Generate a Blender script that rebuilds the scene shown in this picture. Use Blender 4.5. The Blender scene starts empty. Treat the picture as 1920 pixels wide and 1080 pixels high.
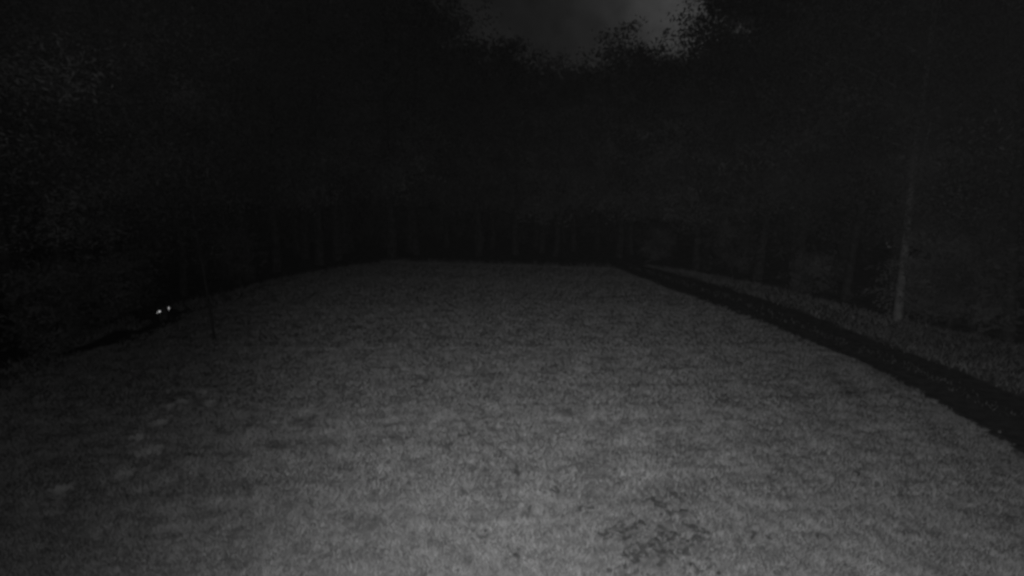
import bpy, bmesh, math, random
import numpy as np
from mathutils import Vector, Matrix, noise

# ------------------------------------------------------------------ camera, sky, lamps, exposure
sc = bpy.context.scene
COL = sc.collection
CAM_H, PITCH, FPX = 3.0, math.radians(8.7), 960.0          # FPX: focal length in pixels of the 1920 px wide photograph

cam_d = bpy.data.cameras.new("security_camera_view")
cam = bpy.data.objects.new("security_camera_view", cam_d)
COL.objects.link(cam)
cam.location = (0, 0, CAM_H)
cam.rotation_euler = (math.radians(90) - PITCH, 0, 0)
cam_d.sensor_width = 36.0
cam_d.lens = 36.0 * FPX / 1920.0
cam_d.clip_start, cam_d.clip_end = 0.02, 2000
cam_d.dof.use_dof = True
cam_d.dof.focus_distance = 15.0
cam_d.dof.aperture_fstop = 18.0 / 12.0                      # about 12 mm of glass: a soft fixed-focus lens
sc.camera = cam

w = bpy.data.worlds.new("World")
sc.world = w
w.use_nodes = True
nt = w.node_tree
for n in list(nt.nodes):
    nt.nodes.remove(n)
SUN_ELEV, SUN_ROT = math.radians(26), math.radians(18)      # the moon, behind cloud over the wood


def N(tree, t, **kw):
    n = tree.nodes.new(t)
    for k, v in kw.items():
        if k.startswith('i_'):
            n.inputs[k[2:].replace('_', ' ')].default_value = v
        else:
            setattr(n, k, v)
    return n


out = N(nt, 'ShaderNodeOutputWorld')
bg = N(nt, 'ShaderNodeBackground')
sky = N(nt, 'ShaderNodeTexSky', sky_type='NISHITA', sun_disc=False, sun_elevation=SUN_ELEV, sun_rotation=SUN_ROT)
bw = N(nt, 'ShaderNodeRGBToBW')                             # an infrared picture has no colour
tc = N(nt, 'ShaderNodeTexCoord')
cl = N(nt, 'ShaderNodeTexNoise', i_Scale=13.0, i_Detail=6.0, i_Roughness=0.55)
ramp = N(nt, 'ShaderNodeMapRange')
ramp.inputs['From Min'].default_value, ramp.inputs['From Max'].default_value = 0.35, 0.7
ramp.inputs['To Min'].default_value, ramp.inputs['To Max'].default_value = 0.68, 1.32
mul = N(nt, 'ShaderNodeMath', operation='MULTIPLY')
# cloud lit by the moon behind it, a soft bright area of the sky
dot = N(nt, 'ShaderNodeVectorMath', operation='DOT_PRODUCT')
md = Vector((0.335, 1.0, 0.425)).normalized()
dot.inputs[1].default_value = md
glow = N(nt, 'ShaderNodeMapRange', interpolation_type='SMOOTHSTEP')
glow.inputs['From Min'].default_value, glow.inputs['From Max'].default_value = 0.984, 1.0
glow.inputs['To Min'].default_value, glow.inputs['To Max'].default_value = 1.0, 2.4
mul2 = N(nt, 'ShaderNodeMath', operation='MULTIPLY')
nt.links.new(sky.outputs[0], bw.inputs[0])
nt.links.new(tc.outputs['Generated'], cl.inputs['Vector'])
nt.links.new(cl.outputs[0], ramp.inputs[0])
nt.links.new(bw.outputs[0], mul.inputs[0])
nt.links.new(ramp.outputs[0], mul.inputs[1])
nt.links.new(tc.outputs['Generated'], dot.inputs[0])
nt.links.new(dot.outputs['Value'], glow.inputs[0])
nt.links.new(mul.outputs[0], mul2.inputs[0])
nt.links.new(glow.outputs[0], mul2.inputs[1])
nt.links.new(mul2.outputs[0], bg.inputs['Color'])
nt.links.new(bg.outputs[0], out.inputs[0])
SKY_STRENGTH = 0.0008
bg.inputs['Strength'].default_value = SKY_STRENGTH

moon_d = bpy.data.lights.new("moon", 'SUN')
moon_d.energy, moon_d.angle = 0.004, math.radians(12)
moon = bpy.data.objects.new("moon", moon_d)
COL.objects.link(moon)
moon.rotation_euler = (-(md)).to_track_quat('-Z', 'Y').to_euler()


def infrared_lamp(loc, target, energy, size, blend):
    d = bpy.data.lights.new("infrared_lamp", 'SPOT')
    d.energy, d.spot_size, d.spot_blend, d.shadow_soft_size = energy, math.radians(size), blend, 0.012
    o = bpy.data.objects.new("infrared_lamp", d)
    COL.objects.link(o)
    o.location = loc
    o.rotation_euler = (Vector(target) - Vector(loc)).to_track_quat('-Z', 'Y').to_euler()
    return o


# the camera's own infrared lamps: a narrow one for the far lawn, a middle one, and a wide one
infrared_lamp((-0.05, 0.0, CAM_H + 0.05), (0.2, 14, 0.6), 400, 66, 1.0)
infrared_lamp((0.05, 0.0, CAM_H + 0.05), (1.05, 4.0, 0.2), 670, 104, 1.0)
infrared_lamp((0.0, 0.0, CAM_H + 0.06), (-1.2, 10, 3.0), 215, 170, 1.0)

vs = sc.view_settings
vs.view_transform, vs.look, vs.exposure, vs.gamma, vs.use_curve_mapping = 'Standard', 'None', 0.0, 1.0, False
sc.render.engine = 'CYCLES'
sc.cycles.max_bounces = 4
sc.cycles.diffuse_bounces = 2
sc.cycles.use_denoising = True
sc.cycles.filter_width = 3.0

# ------------------------------------------------------------------ helpers
random.seed(5)
rng = np.random.default_rng(5)
cp, sp = math.cos(PITCH), math.sin(PITCH)


def ray(px, py):
    """direction in the world of a point of the 1920x1080 photograph, one metre deep"""
    x, y = (px - 960) / FPX, (540 - py) / FPX
    return Vector((x, cp + y * sp, -sp + y * cp))


def G(px, py, z=0.0):
    d = ray(px, py)
    t = (z - CAM_H) / d.z
    return Vector((d.x * t, d.y * t, z))


def at_depth(px, py, depth):
    return Vector((0, 0, CAM_H)) + ray(px, py) * depth


def H(x, y):
    return 0.012 * math.sin(x * 0.9 + 1.3) * math.cos(y * 0.7) + 0.010 * math.sin(y * 1.7 + x * 0.6)


def tag(o, label=None, cat=None, group=None, kind=None):
    if label: o['label'] = label
    if cat: o['category'] = cat
    if group: o['group'] = group
    if kind: o['kind'] = kind
    return o


def empty(name, loc, rz=0.0):
    o = bpy.data.objects.new(name, None)
    COL.objects.link(o)
    o.location = loc
    o.rotation_euler = (0, 0, rz)
    o.empty_display_size = 0.3
    return o


def link(name, me, mat, parent=None, smooth=False):
    o = bpy.data.objects.new(name, me)
    COL.objects.link(o)
    if mat and not me.materials:
        me.materials.append(mat)
    if parent:
        o.parent = parent
    if smooth:
        for p in me.polygons:
            p.use_smooth = True
    return o


def mesh(name, verts, faces):
    me = bpy.data.meshes.new(name)
    me.from_pydata([tuple(v) for v in verts], [], faces)
    me.update()
    return me


def np_mesh(name, verts, k):
    """verts: (n*k, 3) array; every k vertices make one face"""
    me = bpy.data.meshes.new(name)
    nv = len(verts)
    nf = nv // k
    me.vertices.add(nv)
    me.vertices.foreach_set('co', np.ascontiguousarray(verts, dtype=np.float32).ravel())
    me.loops.add(nv)
    me.loops.foreach_set('vertex_index', np.arange(nv, dtype=np.int32))
    me.polygons.add(nf)
    me.polygons.foreach_set('loop_start', np.arange(0, nv, k, dtype=np.int32))
    me.polygons.foreach_set('loop_total', np.full(nf, k, dtype=np.int32))
    me.update(calc_edges=True)
    me.validate()
    return me


def grey_mat(name, lo, hi, scale=1.0, detail=5.0, rough=0.9, second=None, bump=0.0, p0=0.35, p1=0.65):
    m = bpy.data.materials.new(name)
    m.use_nodes = True
    t = m.node_tree
    b = t.nodes['Principled BSDF']
    b.inputs['Roughness'].default_value = rough
    b.inputs['Specular IOR Level'].default_value = 0.15
    g = N(t, 'ShaderNodeNewGeometry')
    n1 = N(t, 'ShaderNodeTexNoise', i_Scale=scale, i_Detail=detail, i_Roughness=0.6)
    t.links.new(g.outputs['Position'], n1.inputs['Vector'])
    r = N(t, 'ShaderNodeMapRange')
    r.inputs['From Min'].default_value, r.inputs['From Max'].default_value = p0, p1
    r.inputs['To Min'].default_value, r.inputs['To Max'].default_value = lo, hi
    t.links.new(n1.outputs[0], r.inputs[0])
    v = r.outputs[0]
    if second:
        n2 = N(t, 'ShaderNodeTexNoise', i_Scale=second[0], i_Detail=3.0)
        t.links.new(g.outputs['Position'], n2.inputs['Vector'])
        r2 = N(t, 'ShaderNodeMapRange')
        r2.inputs['From Min'].default_value, r2.inputs['From Max'].default_value = 0.35, 0.65
        r2.inputs['To Min'].default_value, r2.inputs['To Max'].default_value = second[1], second[2]
        t.links.new(n2.outputs[0], r2.inputs[0])
        mm = N(t, 'ShaderNodeMath', operation='MULTIPLY')
        t.links.new(v, mm.inputs[0])
        t.links.new(r2.outputs[0], mm.inputs[1])
        v = mm.outputs[0]
    t.links.new(v, b.inputs['Base Color'])
    if bump:
        bp = N(t, 'ShaderNodeBump', i_Strength=bump, i_Distance=0.02)
        t.links.new(n1.outputs[0], bp.inputs['Height'])
        t.links.new(bp.outputs[0], b.inputs['Normal'])
    return m


M_soil = grey_mat('lawn_soil', 0.12, 0.22, 9.0, 8.0, second=(4.0, 0.88, 1.1), bump=0.5)
M_blade = grey_mat('grass_blade', 0.30, 0.46, 5.0, 8.0, second=(1.6, 0.95, 1.05))
M_blade_far = grey_mat('verge_blade', 0.20, 0.40, 3.0, 6.0)
M_weed = grey_mat('weed_leaf', 0.26, 0.38, 12.0)
M_floor = grey_mat('forest_litter', 0.035, 0.10, 2.5, 8.0, bump=0.6)
M_patch = grey_mat('worn_soil', 0.06, 0.13, 14.0, 8.0, bump=0.5)
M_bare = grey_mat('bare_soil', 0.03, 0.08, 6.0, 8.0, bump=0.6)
M_verge = grey_mat('verge_soil', 0.08, 0.18, 4.0, 8.0, bump=0.5)
M_hill = grey_mat('hill_litter', 0.03, 0.07, 0.6, 6.0)
M_bark = grey_mat('bark', 0.035, 0.10, 5.0, 6.0, bump=0.8)
M_pale = grey_mat('pale_bark', 0.2, 0.4, 5.0, 6.0, bump=0.5)
M_leaf = grey_mat('leaf', 0.12, 0.30, 1.1, 6.0, second=(0.35, 0.55, 1.3))
M_leaf2 = grey_mat('dark_leaf', 0.05, 0.2, 0.9, 6.0)
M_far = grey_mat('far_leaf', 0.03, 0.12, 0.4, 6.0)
M_fur = grey_mat('dark_fur', 0.012, 0.03, 30.0, 4.0)
M_paleleaf = grey_mat('pale_leaf', 0.7, 0.8, 20.0)
M_eye = bpy.data.materials.new('eyeshine')
M_eye.use_nodes = True
_b = M_eye.node_tree.nodes['Principled BSDF']
_b.inputs['Base Color'].default_value = (0.9, 0.9, 0.9, 1)
_b.inputs['Metallic'].default_value = 1.0
_b.inputs['Roughness'].default_value = 0.27


def resample(pts, n):
    pts = [Vector(p) for p in pts]
    seg = [0.0]
    for a, b in zip(pts, pts[1:]):
        seg.append(seg[-1] + (b - a).length)
    res = []
    for i in range(n):
        s = seg[-1] * i / (n - 1)
        j = max(k for k in range(len(seg)) if seg[k] <= s + 1e-9)
        j = min(j, len(pts) - 2)
        f = (s - seg[j]) / max(seg[j + 1] - seg[j], 1e-9)
        res.append(pts[j].lerp(pts[j + 1], f))
    return res


def strip(name, L, R, n, m, mat, dz, ragged=0.05, prof=None):
    L, R = resample(L, n), resample(R, n)
    verts, faces = [], []
    for i in range(n):
        for j in range(m):
            f = j / (m - 1)
            p = L[i].lerp(R[i], f)
            if j in (0, m - 1):
                p.x += ragged * noise.noise(Vector((p.x * 1.5, p.y * 1.5, 3.1))) * 2
                p.y += ragged * noise.noise(Vector((p.x * 1.5, p.y * 1.5, 9.1))) * 2
            p.z = H(p.x, p.y) + dz + (prof(f) if prof else 0)
            verts.append(p)
    for i in range(n - 1):
        for j in range(m - 1):
            a = i * m + j
            faces.append((a, a + 1, a + m + 1, a + m))
    return tag(link(name, mesh(name, verts, faces), mat, smooth=True), kind='structure')


# ------------------------------------------------------------------ setting: ground, lawn, track, verges
GZ = -0.05
xs = sorted(set([-600, -300, -150, -80] + list(range(-48, 49, 3)) + [80, 150, 300, 600]))
ys = sorted(set([-200, -60, -20] + list(range(-8, 90, 3)) + [110, 150, 300, 900]))


def ground_z(x, y):
    d = max(0.0, math.hypot(x, max(y, 0)) - 44)
    return GZ + min(d * 0.12, 9) + (0.0 if d == 0 else 0.3 * noise.noise(Vector((x * .1, y * .1, 0))))


gv = [(x, y, ground_z(x, y)) for y in ys for x in xs]
nx = len(xs)
gf = [(i * nx + j, i * nx + j + 1, (i + 1) * nx + j + 1, (i + 1) * nx + j) for i in range(len(ys) - 1) for j in range(nx - 1)]
tag(link('ground', mesh('ground', gv, gf), M_floor, smooth=True), kind='structure')

lawn_left_px = [(0, 735), (130, 668), (215, 645), (262, 632), (330, 604), (400, 574), (500, 538), (620, 510), (760, 491)]
drive_near_px = [(1150, 501), (1250, 540), (1350, 575), (1500, 632), (1640, 692), (1780, 768), (1920, 852)]
drive_far_px = [(1205, 499), (1300, 521), (1400, 551), (1520, 591), (1640, 637), (1780, 690), (1920, 746)]
verge_far_px = [(1230, 499), (1290, 508), (1400, 528), (1520, 556), (1640, 588), (1720, 606), (1820, 628), (1920, 648)]
ditch_px = [(0, 716), (130, 652), (215, 624), (262, 615), (320, 585), (400, 562), (500, 530), (620, 506), (760, 489)]
left_far_px = [(0, 690), (130, 636), (230, 602), (300, 579), (350, 564), (420, 549), (520, 523), (640, 501), (760, 487)]
pg = lambda l: [G(*p) for p in l]

LL = [Vector((-7.2, -3, 0)), Vector((-8.2, 4, 0))] + pg(lawn_left_px)
dn = pg(drive_near_px)[::-1]
df = pg(drive_far_px)[::-1]
vf = pg(verge_far_px)[::-1]
DN = [Vector((6.0, -3, 0)), Vector((6.1, 3, 0))] + dn
DF = [Vector((8.3, -3, 0)), Vector((8.2, 4, 0))] + df
VF = [Vector((11.5, -3, 0)), Vector((11.4, 5, 0))] + vf
DL = [Vector((-7.8, -3, 0)), Vector((-8.7, 4, 0))] + pg(ditch_px)
LF = [Vector((-9.2, -3, 0)), Vector((-9.6, 4, 0))] + pg(left_far_px)

strip('lawn', LL, DN, 120, 40, M_soil, 0.0, 0.05)
strip('dirt_track', DN, DF, 120, 13, M_bare, -0.012, 0.06,
      prof=lambda f: -0.03 * (math.exp(-((f - .22) / .12) ** 2) + math.exp(-((f - .78) / .12) ** 2)))
strip('track_verge', DF, VF, 100, 16, M_verge, -0.004, 0.06)
strip('lawn_verge', LF, LL, 100, 9, M_verge, -0.006, 0.05)
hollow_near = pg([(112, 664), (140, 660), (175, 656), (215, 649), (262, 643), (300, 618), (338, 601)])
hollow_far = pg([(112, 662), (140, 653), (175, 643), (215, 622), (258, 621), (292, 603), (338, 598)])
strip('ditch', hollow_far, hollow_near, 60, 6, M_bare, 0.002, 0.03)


def inside(poly, X, Y):
    r = np.zeros(len(X), bool)
    n = len(poly)
    for i in range(n):
        x0, y0 = poly[i][0], poly[i][1]
        x1, y1 = poly[(i + 1) % n][0], poly[(i + 1) % n][1]
        c = ((y0 > Y) != (y1 > Y)) & (X < (x1 - x0) * (Y - y0) / ((y1 - y0) if y1 != y0 else 1e-9) + x0)
        r ^= c
    return r


def Hn(X, Y):
    return 0.012 * np.sin(X * 0.9 + 1.3) * np.cos(Y * 0.7) + 0.010 * np.sin(Y * 1.7 + X * 0.6)


# the worn patch in the near lawn, where the dark soil shows in rings and squiggles
patch_px = [(1150, 1003, 22, 5.5, 1), (1166, 990, 14, 6, 1), (1200, 985, 20, 6, 0), (1212, 1030, 16, 6, 1), (1222, 940, 26, 5, 0),
            (1243, 950, 12, 6, 0), (1255, 965, 10, 5, 0), (1235, 998, 14, 8, 0), (1226, 1025, 20, 9, 1), (1258, 1010, 20, 9, 0),
            (1260, 1035, 18, 8, 1), (1290, 985, 16, 6, 0), (1302, 1015, 14, 10, 0), (1310, 997, 14, 6, 0), (1285, 1032, 14, 6, 0),
            (1180, 1040, 14, 5, 1), (1200, 1050, 16, 6, 0), (1245, 1055, 14, 7, 0), (1190, 1072, 18, 6, 0), (1150, 1065, 12, 5, 0),
            (1285, 960, 9, 5, 0), (1100, 950, 10, 4, 0), (1090, 955, 8, 4, 0), (905, 1003, 12, 4, 0), (880, 995, 10, 3, 0), (965, 1035, 9, 5, 0),
            (785, 842, 7, 3, 0), (960, 880, 14, 4, 0), (970, 888, 9, 4, 0), (1040, 918, 10, 4, 0), (870, 815, 12, 3, 0), (1270, 930, 14, 6, 0),
            (1420, 1006, 13, 4, 0), (1540, 1010, 11, 4, 0), (1610, 892, 10, 4, 0), (1330, 1070, 14, 5, 0), (1300, 1068, 14, 5, 0)]
SPOT = []
for (px, py, rx, ry, ring) in patch_px:
    c = G(px, py)
    k = (c - Vector((0, 0, CAM_H))).length / FPX
    ryd = abs((G(px, py - ry) - G(px, py + ry)).y) / 2
    SPOT.append((c.x, c.y, rx * k, ryd, ring))
PN = [(noise.noise(Vector((i * 3.7, 0.5, 0))), noise.noise(Vector((0.5, i * 3.7, 0)))) for i in range(50)]


def bare_mask(X, Y):
    r = np.zeros(len(X))
    wx = X + 0.035 * np.sin(Y * 38 + np.sin(X * 21) * 2) + 0.02 * np.sin(X * 60 + 1)
    wy = Y + 0.05 * np.sin(X * 33 + np.sin(Y * 17) * 2)
    for (cx, cy, rx, ry, ring) in SPOT:
        d = np.sqrt(((wx - cx) / rx) ** 2 + ((wy - cy) / ry) ** 2)
        if ring:
            v = np.clip(1.35 - np.abs(d - 0.95) * 2.6, 0, 1)
        else:
            v = np.clip(1.7 - d * 1.4, 0, 1)
        r = np.maximum(r, v)
    return r


TW = np.random.default_rng(99)
TURF = [(s_, TW.uniform(0, 6.28), TW.uniform(0, 6.28)) for s_ in np.geomspace(5, 60, 48)]


def turf(X, Y):
    f = np.zeros(len(X))
    for s_, a_, p_ in TURF:
        f += np.sin(s_ * (X * math.cos(a_) + Y * math.sin(a_)) + p_)
    return f / math.sqrt(len(TURF) / 2)


WC = [(G(1232, 1010), .52, .40), (G(1262, 935), .36, .3), (G(1060, 900), .8, .35), (G(880, 820), .8, .5)]


def WORN(X, Y):
    r = np.zeros(len(X))
    for (c, rx, ry), a_ in zip(WC, (.62, .5, .25, .25)):
        d = np.sqrt(((X - c.x) / rx) ** 2 + ((Y - c.y) / ry) ** 2) + 0.22 * turf(X * .6, Y * .6)
        r = np.maximum(r, a_ * np.clip(1.6 - 1.3 * d, 0, 1))
    return r


def scatter(poly, y0, y1, density, h0, h1, wid, seed, patches=False, xlim=None, keep_off=None):
    g = np.random.default_rng(seed)
    px = np.array([p[0] for p in poly])
    x0, x1 = px.min(), px.max()
    if xlim: x0, x1 = max(x0, xlim[0]), min(x1, xlim[1])
    n = int((x1 - x0) * (y1 - y0) * density)
    X, Y = g.uniform(x0, x1, n), g.uniform(y0, y1, n)
    e = turf(X * 1.3 + 3, Y * 1.3)
    k = inside(poly, X + 0.09 * e, Y + 0.16 * e) & (np.abs(X) < Y * 1.06 + 1.2)
    # uneven turf: clumps and thin places
    f = turf(X, Y)
    k &= g.uniform(0, 1, n) < np.clip(0.76 + 0.13 * f, 0.1, 1)
    if keep_off:
        k &= ~inside(keep_off, X, Y)
    if patches:
        k &= g.uniform(0, 1, n) > np.maximum(bare_mask(X, Y) * 0.90, WORN(X, Y))
    X, Y, f = X[k], Y[k], f[k]
    n = len(X)
    a = g.uniform(0, 2 * math.pi, n)
    hh = g.uniform(h0, h1, n) * (1 + 0.18 * f)
    ln = g.uniform(0.2, 1.1, n) * hh
    la = g.uniform(0, 2 * math.pi, n)
    ww = wid * g.uniform(0.6, 1.3, n) / 2
    z = Hn(X, Y) - 0.004
    V = np.zeros((n, 3, 3))
    V[:, 0] = np.stack([X - ww * np.cos(a), Y - ww * np.sin(a), z], 1)
    V[:, 1] = np.stack([X + ww * np.cos(a), Y + ww * np.sin(a), z], 1)
    V[:, 2] = np.stack([X + ln * np.cos(la), Y + ln * np.sin(la), z + hh], 1)
    return V.reshape(-1, 3)


lawn_poly = [(p.x, p.y) for p in LL] + [(p.x, p.y) for p in DN[::-1]]
V = np.concatenate([
    scatter(lawn_poly, 2.6, 5.0, 9000, 0.025, 0.05, 0.0036, 1, True),
    scatter(lawn_poly, 5.0, 7.5, 5200, 0.03, 0.055, 0.0048, 12, True),
    scatter(lawn_poly, 7.5, 11, 2600, 0.03, 0.06, 0.0068, 2),
    scatter(lawn_poly, 11, 16, 1200, 0.035, 0.065, 0.010, 3),
    scatter(lawn_poly, 16, 23, 600, 0.04, 0.07, 0.014, 4),
    scatter(lawn_poly, 23, 33, 300, 0.04, 0.08, 0.02, 5)])
tag(link('lawn_grass', np_mesh('lawn_grass', V, 3), M_blade),
    'short pale mown grass covering the wide lawn in front', 'grass', kind='stuff')

vp = [(p.x, p.y) for p in DF] + [(p.x, p.y) for p in VF[::-1]]
lp = [(p.x, p.y) for p in LF] + [(p.x, p.y) for p in LL[::-1]]
hp = [(p.x, p.y) for p in hollow_near] + [(p.x, p.y) for p in hollow_far[::-1]]
tn, tf = resample(DN, 60), resample(DF, 60)
mp = [tuple(tn[i].lerp(tf[i], .40))[:2] for i in range(60)] + [tuple(tn[i].lerp(tf[i], .62))[:2] for i in range(59, -1, -1)]
bp_ = [(LL[-1].x - 1.5, LL[-1].y - .3), (DN[-1].x, DN[-1].y - .3), (DN[-1].x, DN[-1].y + .9), (LL[-1].x - 1.5, LL[-1].y + 1.2)]
V = np.concatenate([scatter(bp_, 18, 36, 60, 0.08, 0.26, 0.02, 18), scatter(lp, 6, 30, 16, 0.12, 0.3, 0.018, 19, keep_off=hp), scatter(mp, 4, 13, 160, 0.03, 0.06, 0.01, 16), scatter(mp, 13, 28, 60, 0.04, 0.08, 0.02, 17), scatter(vp, 4, 13, 420, 0.05, 0.12, 0.012, 6), scatter(vp, 13, 32, 160, 0.06, 0.14, 0.028, 7),
                    scatter(lp, 6, 14, 520, 0.04, 0.11, 0.012, 8, keep_off=hp), scatter(lp, 14, 32, 160, 0.06, 0.14, 0.026, 9)])
tag(link('verge_grass', np_mesh('verge_grass', V, 3), M_blade_far),
    'rough dim grass on the verges along the woods and between the track ruts', 'grass', kind='stuff')

# the worn patch itself: bare soil lying 4 mm over the lawn soil, cut to the shape of the spots
cell = 0.018
pv, pf, idx = [], [], {}
bx0, bx1 = min(s[0] - s[2] * 1.4 for s in SPOT), max(s[0] + s[2] * 1.4 for s in SPOT)
by0, by1 = min(s[1] - s[3] * 1.4 for s in SPOT), max(s[1] + s[3] * 1.4 for s in SPOT)
gx, gy = np.arange(bx0, bx1, cell), np.arange(by0, by1, cell)
XX, YY = np.meshgrid(gx + cell / 2, gy + cell / 2)
mk = (bare_mask(XX.ravel(), YY.ravel()) > 0.5).reshape(XX.shape)


def pvert(i, j):
    if (i, j) not in idx:
        idx[(i, j)] = len(pv)
        x, y = gx[0] + j * cell, gy[0] + i * cell
        pv.append((x, y, H(x, y) + 0.010))
    return idx[(i, j)]


for i, j in zip(*np.nonzero(mk)):
    pf.append((pvert(i, j), pvert(i, j + 1), pvert(i + 1, j + 1), pvert(i + 1, j)))
tag(link('bare_patches', mesh('bare_patches', pv, pf), M_patch, smooth=True), kind='structure')

# ------------------------------------------------------------------ trees


def tube(verts, faces, pts, radii, n=7):
    base = len(verts)
    for i, p in enumerate(pts):
        p = Vector(p)
        d = (Vector(pts[min(i + 1, len(pts) - 1)]) - Vector(pts[max(i - 1, 0)])).normalized()
        u = d.orthogonal().normalized()
        v = d.cross(u)
        for k in range(n):
            a = 2 * math.pi * k / n
            verts.append(p + (u * math.cos(a) + v * math.sin(a)) * radii[i])
    for i in range(len(pts) - 1):
        for k in range(n):
            a, b = base + i * n + k, base + i * n + (k + 1) % n
            faces.append((a, b, b + n, a + n))
    faces.append(tuple(base + (len(pts) - 1) * n + k for k in range(n)))


def tree_meshes(seed, h, r, tr, clear, leaves, size, mat_l, mat_b, wob=0.012, cloak=0):
    """trunk with its limbs, and a crown of leaf sprays; clear: height of the lowest leaves"""
    R = random.Random(seed)
    g = np.random.default_rng(seed)
    verts, faces = [], []
    tp, trr = [], []
    nseg = 9
    ox = oy = 0.0
    for i in range(nseg + 1):
        f = i / nseg
        tp.append(Vector((ox, oy, f * h * 0.9 - 0.1)))
        trr.append(tr * (1.25 if i == 0 else 1.0) * (1 - 0.85 * f) + 0.012)
        ox += R.uniform(-1, 1) * wob * h
        oy += R.uniform(-1, 1) * wob * h
    tube(verts, faces, tp, trr, 9)
    tips = []
    nl = 20
    for i in range(nl):
        f = clear / h + (0.9 - clear / h) * (i + R.random()) / nl
        f = min(max(f, 0.12), 0.88)
        k = f / 0.9 * nseg if False else f * nseg
        j = min(int(k), nseg - 1)
        p0 = tp[j].lerp(tp[j + 1], k - j)
        az = i * 2.4 + R.uniform(-.5, .5)
        env = r * (0.55 + 0.75 * math.sin(math.pi * min(1, (f - clear / h + 0.18) / (1.18 - clear / h))) ** 0.8) * R.uniform(0.55, 1.15)
        up = R.uniform(0.05, 0.5) + 0.5 * f
        d = Vector((math.cos(az), math.sin(az), up)).normalized()
        p1 = p0 + d * env * 0.5 + Vector((0, 0, R.uniform(-.1, .3)))
        p2 = p0 + d * env + Vector((R.uniform(-.4, .4), R.uniform(-.4, .4), -0.05 * env))
        rr = max(0.02, tr * 0.33 * (1 - f))
        tube(verts, faces, [p0, p1, p2], [rr, rr * 0.6, 0.008], 5)
        tips += [(p2, 1.0), (p1.lerp(p2, 0.4), 0.9), (p1, 0.7)]
    for k in range(cloak):                                   # leafy shoots close round the trunk
        z_ = (clear + 0.4 + (h * 0.7 - clear) * k / cloak) / h * nseg
        j_ = min(int(z_), nseg - 1)
        tips.append((tp[j_].lerp(tp[j_ + 1], z_ - j_), 0.45))
    for k in range(3):
        tips.append((tp[-1] + Vector((R.uniform(-.6, .6), R.uniform(-.6, .6), R.uniform(-.3, .7))), 0.8))
    tm = mesh('trunk', verts, faces)
    tm.materials.append(mat_b)
    for p in tm.polygons: p.use_smooth = True
    # leaf sprays
    cs = []
    per = leaves // len(tips)
    for (c, s) in tips:
        sub = [np.array(c) + g.normal(0, 0.30 * r * s * 0.8, 3) * (1, 1, 0.6) for _ in range(5)]
        for sb in sub:
            cs.append(sb + g.normal(0, 0.16 * r * 0.7, (per // 5, 3)) * (1, 1, 0.65))
    C = np.concatenate(cs)
    n = len(C)
    u = g.normal(0, 1, (n, 3))
    u /= np.linalg.norm(u, axis=1)[:, None]
    t = g.normal(0, 1, (n, 3)) * (1, 1, 0.6)
    v = np.cross(u, t)
    v /= np.linalg.norm(v, axis=1)[:, None]
    s = (size * g.uniform(0.5, 1.25, n))[:, None]
    q = np.stack([C - u * s, C + v * s * 0.38 - u * s * 0.1, C + u * s, C - v * s * 0.38 - u * s * 0.1], 1)
    cm = np_mesh('crown', q.reshape(-1, 3), 4)
    cm.materials.append(mat_l)
    return tm, cm


KINDS = {
    'tall': [tree_meshes(11, 19, 3.4, 0.22, 4.2, 13000, 0.12, M_leaf, M_bark), tree_meshes(12, 21, 3.8, 0.26, 4.8, 14000, 0.12, M_leaf, M_bark),
             tree_meshes(13, 18, 3.1, 0.19, 2.8, 12500, 0.115, M_leaf2, M_bark)],
    'low': [tree_meshes(21, 12.6, 3.0, 0.18, 2.8, 13000, 0.11, M_leaf, M_bark), tree_meshes(22, 11.6, 2.7, 0.16, 2.6, 12000, 0.11, M_leaf2, M_bark)],
    'near': [tree_meshes(31, 17, 3.0, 0.13, 2.4, 26000, 0.06, M_leaf, M_bark), tree_meshes(32, 16, 2.8, 0.11, 2.0, 25000, 0.058, M_leaf2, M_bark)],
    'bush': [tree_meshes(41, 2.6, 1.0, 0.04, 0.25, 3500, 0.07, M_leaf2, M_bark), tree_meshes(42, 1.9, 0.9, 0.03, 0.2, 3000, 0.06, M_leaf, M_bark)],
    'pale': [tree_meshes(51, 15, 2.6, 0.088, 2.5, 30000, 0.06, M_leaf2, M_pale, 0.002, 24)],
    'thin': [tree_meshes(61, 4.6, 0.5, 0.017, 2.0, 500, 0.045, M_leaf2, M_bare, 0.006)],
}
RT = random.Random(77)


def tree(kind, loc, label, group=None, name='tree', cat='tree', var=None, s=1.0, rz=None):
    tm, cm = KINDS[kind][RT.randrange(len(KINDS[kind])) if var is None else var]
    t = empty(name, (loc[0], loc[1], max(ground_z(loc[0], loc[1]), GZ)), RT.uniform(0, 6.28) if rz is None else rz)
    t.scale = (s, s, s)
    tag(t, label, cat, group)
    link('trunk', tm, None, t)
    link('crown', cm, None, t)
    return t


def px_tree(kind, px, py, label, **kw):
    p = G(px, py)
    return tree(kind, (p.x, p.y), label, **kw)


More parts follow.
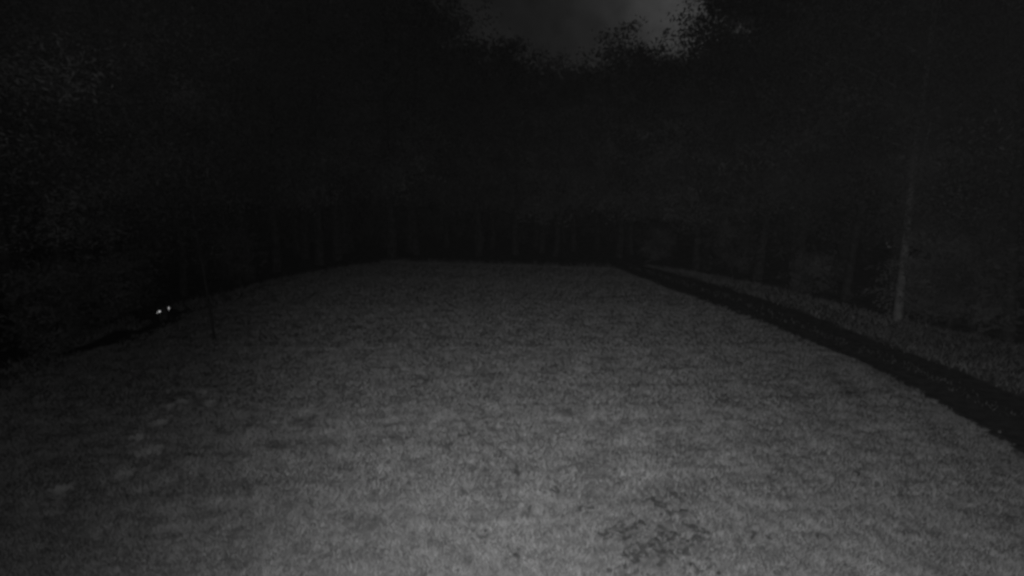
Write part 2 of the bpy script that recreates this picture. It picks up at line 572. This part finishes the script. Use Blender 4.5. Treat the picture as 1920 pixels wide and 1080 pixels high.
# trees whose trunks show at the edge of the wood
px_tree('near', 228, 590, 'thin trunked leafy tree at the left wood edge, left of the bright eyed animals', var=0)
px_tree('near', 345, 552, 'thin straight tree just right of and behind the two bright eyed animals', var=1)
px_tree('tall', 470, 524, 'tall tree in the rear left corner of the lawn, right of the thin sapling', var=2)
px_tree('tall', 735, 481, 'thick trunked tree left of centre at the back of the lawn', var=1, s=1.05)
px_tree('low', 897, 478, 'lower tree at the back of the lawn, left of the sky gap notch', var=1, s=1.25)
px_tree('low', 968, 477, 'slender trunk tree at the back of the lawn, just left of the sky notch', var=1, s=1.24)
px_tree('low', 1042, 479, 'tree at the back of the lawn filling the bottom of the sky notch', var=0, s=1.0)
px_tree('low', 1160, 482, 'round topped tree standing against the pale sky where the dirt track begins', var=0, s=1.13)
px_tree('tall', 1395, 510, 'tall dark tree bounding the sky gap on its right side', var=0, s=0.95)
px_tree('tall', 1420, 522, 'tree with faint grey trunk on the right verge, second left of the pale leaning trunk', var=2, s=0.95)
px_tree('near', 1490, 540, 'stout trunk tree on the right verge, nearest left of the pale leaning trunk', var=0, s=1.25)
px_tree('pale', 1683, 601, 'slender pale trunk tree standing at right beyond the dirt track', name='pale_tree', var=0)
px_tree('near', 60, 648, 'leafy tree at the far left edge of the picture', var=0, s=0.95)
px_tree('near', 1890, 632, 'leafy tree at the far right edge of the picture', var=1, s=0.95)
px_tree('near', 140, 612, 'leafy tree between far left edge tree and thin trunked tree', var=1)
px_tree('near', 1790, 600, 'leafy tree just right of and behind the pale trunk', var=0)
px_tree('near', 1585, 560, 'leafy tree just left of and behind the pale trunk', var=1)
px_tree('tall', 600, 495, 'tall tree at the back left, left of the thick trunk', var=0)
px_tree('thin', 403, 637, 'thin dark sapling standing alone on the left of the lawn', name='sapling', cat='sapling', var=0, rz=0.4).rotation_euler = (0, math.radians(-4), 0.2)


# the wood behind: rows of trees
def forest_ok(x, y, mind, placed):
    return all((x - a) ** 2 + (y - b) ** 2 > mind ** 2 for a, b in placed)


placed = [(o.location.x, o.location.y) for o in COL.objects if o.type == 'EMPTY']
LABEL = {'left': 'leafy tree deep in the dark wood along the left side',
         'rear': 'leafy tree deep in the dark wood behind the lawn',
         'right': 'leafy tree deep in the dark wood along the right side'}
GROUPS = {'left': 'trees deep in the left wood', 'rear': 'trees deep in the rear wood', 'right': 'trees deep in the right wood'}


def bound(side, f):
    L = {'left': [p for p in LF if p.y > 6], 'right': [p for p in VF if p.y > 6]}[side]
    return resample(L, 60)[int(f * 59)]


def add_wood(side, x, y, mind):
    if not forest_ok(x, y, mind, placed) or abs(x) > y * 1.0 + 7:
        return
    placed.append((x, y))
    ratio = x / y
    d = math.hypot(x, y)
    kind = 'tall' if d > 21 else 'near'
    s = RT.uniform(0.9, 1.1)
    if -0.10 < ratio < 0.37 and y > 20:
        kind, s = 'low', RT.uniform(0.85, 1.0) * min(1.25, (3 + d * 0.295) / 12.6)
    tree(kind, (x, y), LABEL[side], group=GROUPS[side], s=s)


for row, off in enumerate((2.2, 5.0, 8.5, 13)):
    for i in range(14):
        f = (i + RT.random() * 0.8) / 14
        p = bound('left', f)
        add_wood('left', p.x - off * (0.9 if f < .8 else .5), p.y + off * 0.55, 2.4)
        p = bound('right', f)
        add_wood('right', p.x + off * (0.9 if f < .8 else .5), p.y + off * 0.45, 2.4)
    for i in range(13):
        x = -14 + 27 * (i + RT.random() * 0.8) / 13
        add_wood('rear', x * (1 + off * 0.03), 32.5 + off + RT.uniform(-1, 1), 2.4)

# bushes under the wood edge
for (px, py, v, s) in [(30, 690, 0, .8), (110, 640, 1, .9), (190, 612, 0, .8), (1760, 610, 1, .9), (1880, 640, 0, 1.0), (1830, 622, 0, 1.1), (1545, 560, 1, .8), (430, 538, 0, .9), (1240, 492, 1, 1.0), (1385, 515, 0, 1.0)]:
    side = 'left' if px < 960 else 'right'
    lab = {30: 'lowest bush at the far left edge below the dark wood', 110: 'bush at the left wood edge, second from the picture border',
           190: 'bush at the left wood edge close to the small animals', 1760: 'bush at the foot of the pale trunk\'s right side',
           1880: 'bush at the far right edge beyond the verge', 1830: 'bush between the far right edge and the pale trunk',
           1545: 'bush on the right verge just left of the pale trunk', 430: 'bush at the rear left corner of the lawn behind the sapling',
           1240: 'bush at the far end of the dirt track', 1385: 'bush on the right verge near its far end'}[px]
    p = G(px, py)
    tree('bush', (p.x, p.y + 0.8), lab, group='bushes under the wood edge', name='bush', cat='bush', var=v, s=s)

# the far wood seen as one dark mass between the trunks
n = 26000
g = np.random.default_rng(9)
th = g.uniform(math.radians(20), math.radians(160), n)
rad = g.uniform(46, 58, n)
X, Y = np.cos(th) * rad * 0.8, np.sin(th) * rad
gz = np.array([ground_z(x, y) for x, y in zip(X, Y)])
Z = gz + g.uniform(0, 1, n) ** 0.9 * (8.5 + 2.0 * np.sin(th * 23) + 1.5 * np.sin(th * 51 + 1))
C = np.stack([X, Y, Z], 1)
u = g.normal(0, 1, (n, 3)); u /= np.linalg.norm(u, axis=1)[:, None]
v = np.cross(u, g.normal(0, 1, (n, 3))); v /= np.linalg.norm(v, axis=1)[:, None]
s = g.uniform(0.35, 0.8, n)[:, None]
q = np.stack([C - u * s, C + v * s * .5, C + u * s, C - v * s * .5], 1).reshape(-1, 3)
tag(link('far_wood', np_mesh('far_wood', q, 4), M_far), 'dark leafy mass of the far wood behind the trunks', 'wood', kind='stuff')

# ------------------------------------------------------------------ two small animals with shining eyes


def skin_mesh(name, verts, edges, radii, levels=2):
    me = bpy.data.meshes.new(name)
    me.from_pydata(verts, edges, [])
    o = bpy.data.objects.new(name, me)
    COL.objects.link(o)
    sm = o.modifiers.new('s', 'SKIN')
    sm.use_smooth_shade = True
    o.modifiers.new('d', 'SUBSURF').levels = levels
    for i, r in enumerate(radii):
        sv = me.skin_vertices[0].data[i]
        sv.radius = r if isinstance(r, tuple) else (r, r)
        sv.use_root = (i == 0)
    dg = bpy.context.evaluated_depsgraph_get()
    res = bpy.data.meshes.new_from_object(o.evaluated_get(dg), depsgraph=dg)
    bpy.data.objects.remove(o)
    bpy.data.meshes.remove(me)
    res.name = name
    for p in res.polygons: p.use_smooth = True
    return res


def dome(c, nrm, up, ru, rv, bulge=0.12, n=14):
    nrm = nrm.normalized()
    side = up.cross(nrm).normalized()
    up = nrm.cross(side).normalized()
    vs_, fs = [c + nrm * bulge * ru], []
    for k, (f, b) in enumerate(((0.6, 0.75), (1.0, 0.0), (0.9, -0.6))):
        for i in range(n):
            a = 2 * math.pi * i / n
            vs_.append(c + side * math.cos(a) * ru * f + up * math.sin(a) * rv * f + nrm * bulge * ru * b)
    for i in range(n):
        fs.append((0, 1 + i, 1 + (i + 1) % n))
        for r in range(2):
            a, b = 1 + r * n + i, 1 + r * n + (i + 1) % n
            fs.append((a, a + n, b + n, b))
    fs.append(tuple(1 + 2 * n + i for i in range(n))[::-1])
    return vs_, fs


def animal(loc, rz, head_turn, head_up, label, eyes_px, eye_size, sc_=1.0):
    t = empty('small_animal', loc, rz)
    tag(t, label, 'animal', 'small animals at the lawn edge')
    hb = Vector((0.27, 0, 0.27 + head_up * 0.55))
    hd = Vector((math.cos(head_turn), math.sin(head_turn), 0))
    hc = Vector((0.31, 0, 0.30 + head_up)) + hd * 0.05
    pts = [(-0.22, 0, 0.22), (-0.02, 0, 0.245), (0.17, 0, 0.225), hb, hc, hc + hd * 0.075 + Vector((0, 0, -.025)), hc + hd * 0.125 + Vector((0, 0, -.04)),
           (-0.33, 0, 0.20), (-0.45, 0.03, 0.15), (-0.57, 0.08, 0.12)]
    rad = [(.095, .105), (.105, .11), (.085, .095), .062, (.08, .082), .04, .018, .045, .052, .03]
    edges = [(0, 1), (1, 2), (2, 3), (3, 4), (4, 5), (5, 6), (0, 7), (7, 8), (8, 9)]
    for s in (1, -1):
        i = len(pts)
        pts += [(0.19, s * .065, .14), (0.175, s * .07, .075), (0.19, s * .072, .018), (0.235, s * .075, .012)]
        rad += [.042, .028, .023, .016]
        edges += [(2, i), (i, i + 1), (i + 1, i + 2), (i + 2, i + 3)]
        i = len(pts)
        pts += [(-0.18, s * .075, .13), (-0.255, s * .08, .075), (-0.235, s * .08, .018), (-0.185, s * .083, .012)]
        rad += [.055, .03, .023, .016]
        edges += [(0, i), (i, i + 1), (i + 1, i + 2), (i + 2, i + 3)]
    bm_ = skin_mesh('body', [tuple(p) for p in pts], edges, rad)
    link('body', bm_, M_fur, t)
    side = Vector((0, 0, 1)).cross(hd)
    for s in (1, -1):
        c = hc + side * s * 0.058 + Vector((0, 0, .062)) - hd * .012
        vs_, fs = dome(c, hd + Vector((0, 0, .2)), Vector((0, 0, 1)), 0.026, 0.036, 0.5)
        link('ear', mesh('ear', vs_, fs), M_fur, t, True)
    vs_, fs = dome(hc + hd * .135 + Vector((0, 0, -.036)), hd, Vector((0, 0, 1)), 0.014, 0.011, 0.6)
    link('nose', mesh('nose', vs_, fs), M_fur, t, True)
    mw = Matrix.Translation(Vector(loc)) @ Matrix.Rotation(rz, 4, 'Z')
    inv = mw.inverted()
    depth = (mw @ (hc + hd * 0.088)).y * cp + (CAM_H - (mw @ hc).z) * sp
    for (px, py), (ru, rv) in zip(eyes_px, eye_size):
        wpos = at_depth(px, py, depth)
        nrm = (Vector((0, 0, CAM_H + 0.03)) - wpos).normalized()
        vs_, fs = dome(inv @ wpos, inv.to_3x3() @ nrm, Vector((0, 0, 1)), ru, rv, 0.025)
        link('eye', mesh('eye', vs_, fs), M_eye, t, True)
    return t


def place_animal(eye_px, turn, head_up, label, eyes_px, eye_size):
    """stands the animal where its lifted head meets the sight line of its eyes; the head looks back at the lamps"""
    h = G(*eye_px, z=0.305 + head_up)
    face = math.atan2(-h.y, -h.x)
    rz = face + turn
    off = Matrix.Rotation(rz, 4, 'Z') @ Vector((0.31 + 0.10 * math.cos(turn), -0.10 * math.sin(turn), 0))
    return animal((h.x - off.x, h.y - off.y, -0.01), rz, -turn, head_up, label, eyes_px, eye_size)


place_animal((297.6, 585.4), 0.75, 0.03, 'small dark animal facing the camera with round shining eyes, left one of the two',
             [(296.0, 586.8), (299.2, 584.0)], [(.036, .034), (.036, .034)])
place_animal((317.0, 580.7), -0.25, 0.07, 'small dark animal with narrow upright shining eyes, right one of the two',
             [(316.5, 577.9), (317.6, 583.6)], [(.014, .056), (.015, .054)])

# ------------------------------------------------------------------ small things
# weed clumps on the left of the lawn
wc = [(282, 858, .16), (300, 802, .15), (383, 742, .14), (345, 760, .12), (262, 832, .12), (395, 762, .1), (115, 930, .14), (232, 905, .1), (318, 770, .11)]
WL = ['largest pale weed clump low on the left of the lawn', 'pale weed clump right above the largest one', 'farthest pale weed clump below the sapling',
      'small pale weed clump just left of the farthest clump', 'pale weed clump between the largest clump and the dark left border', 'small pale weed clump just below the farthest clump',
      'pale weed clump nearest the lower left corner', 'tiny pale weed clump between the corner clump and the largest one', 'small pale weed clump in the middle of the left row']
for (px, py, r), lab in zip(wc, WL):
    p = G(px, py)
    g = np.random.default_rng(int(px))
    vs_, fs = [], []
    for k in range(90):
        a, rr = g.uniform(0, 6.28), r * math.sqrt(g.uniform(0, 1))
        c = Vector((rr * math.cos(a), rr * math.sin(a) * 1.2, 0))
        d = Vector((math.cos(a) * .6 + g.normal(0, .3), math.sin(a) * .6 + g.normal(0, .3), g.uniform(.5, 1.2))).normalized()
        L = g.uniform(.06, .12)
        sd = d.cross(Vector((0, 0, 1))).normalized() * L * .28
        b = len(vs_)
        c = c * 0.75
        vs_ += [c, c + d * L * .5 + sd, c + d * L + Vector((0, 0, -.01)), c + d * L * .5 - sd]
        fs.append((b, b + 1, b + 2, b + 3))
    o = link('weed_clump', mesh('weed_clump', vs_, fs), M_weed)
    o.location = (p.x, p.y, H(p.x, p.y) + .005)
    tag(o, lab, 'weed', 'weed clumps in the lawn')

# the pale leaf that catches the light left of the pale trunk
p = at_depth(1668, 463, G(1668, 592).y * cp)
t = empty('hanging_twig', p)
tag(t, 'tiny pale leaf catching the light just left of the pale trunk', 'leaf')
vs_, fs = dome(Vector((0, 0, 0)), Vector((-.7, -1, .1)), Vector((.3, 0, 1)), .05, .032, .25, 10)
link('leaf', mesh('leaf', vs_, fs), M_paleleaf, t, True)
vs_, fs = dome(Vector((-.07, .02, .10)), Vector((-.4, -1, .1)), Vector((0, 0, 1)), .022, .05, .25, 10)
link('leaf', mesh('leaf', vs_, fs), M_weed, t, True)
vs_, fs = [], []
tube(vs_, fs, [Vector((0.02, .01, -.02)), Vector((-.04, .03, .12)), Vector((-.02, .12, .5)), Vector((.1, .3, 1.3))], [.004, .005, .006, .01], 5)
link('twig', mesh('twig', vs_, fs), M_bark, t, True)

# ------------------------------------------------------------------ thin volume added to lift the dark areas to grey
bm = bmesh.new()
bmesh.ops.create_cube(bm, size=1.0)
me = bpy.data.meshes.new('added_haze')
bm.to_mesh(me)
bm.free()
hz = bpy.data.objects.new('added_haze', me)
COL.objects.link(hz)
hz.scale = (1300, 1200, 42)
hz.location = (0, 350, 19)
mh = bpy.data.materials.new('grey_veil')
mh.use_nodes = True
mh.node_tree.nodes.remove(mh.node_tree.nodes['Principled BSDF'])
pvol = N(mh.node_tree, 'ShaderNodeVolumePrincipled')
pvol.inputs['Color'].default_value = (0.9, 0.9, 0.9, 1)
pvol.inputs['Density'].default_value = 0.00006
mh.node_tree.links.new(pvol.outputs[0], mh.node_tree.nodes['Material Output'].inputs['Volume'])
me.materials.append(mh)
tag(hz, 'thin even volume added over the lawn to lift the dark areas to grey', 'grey_veil', kind='stuff')
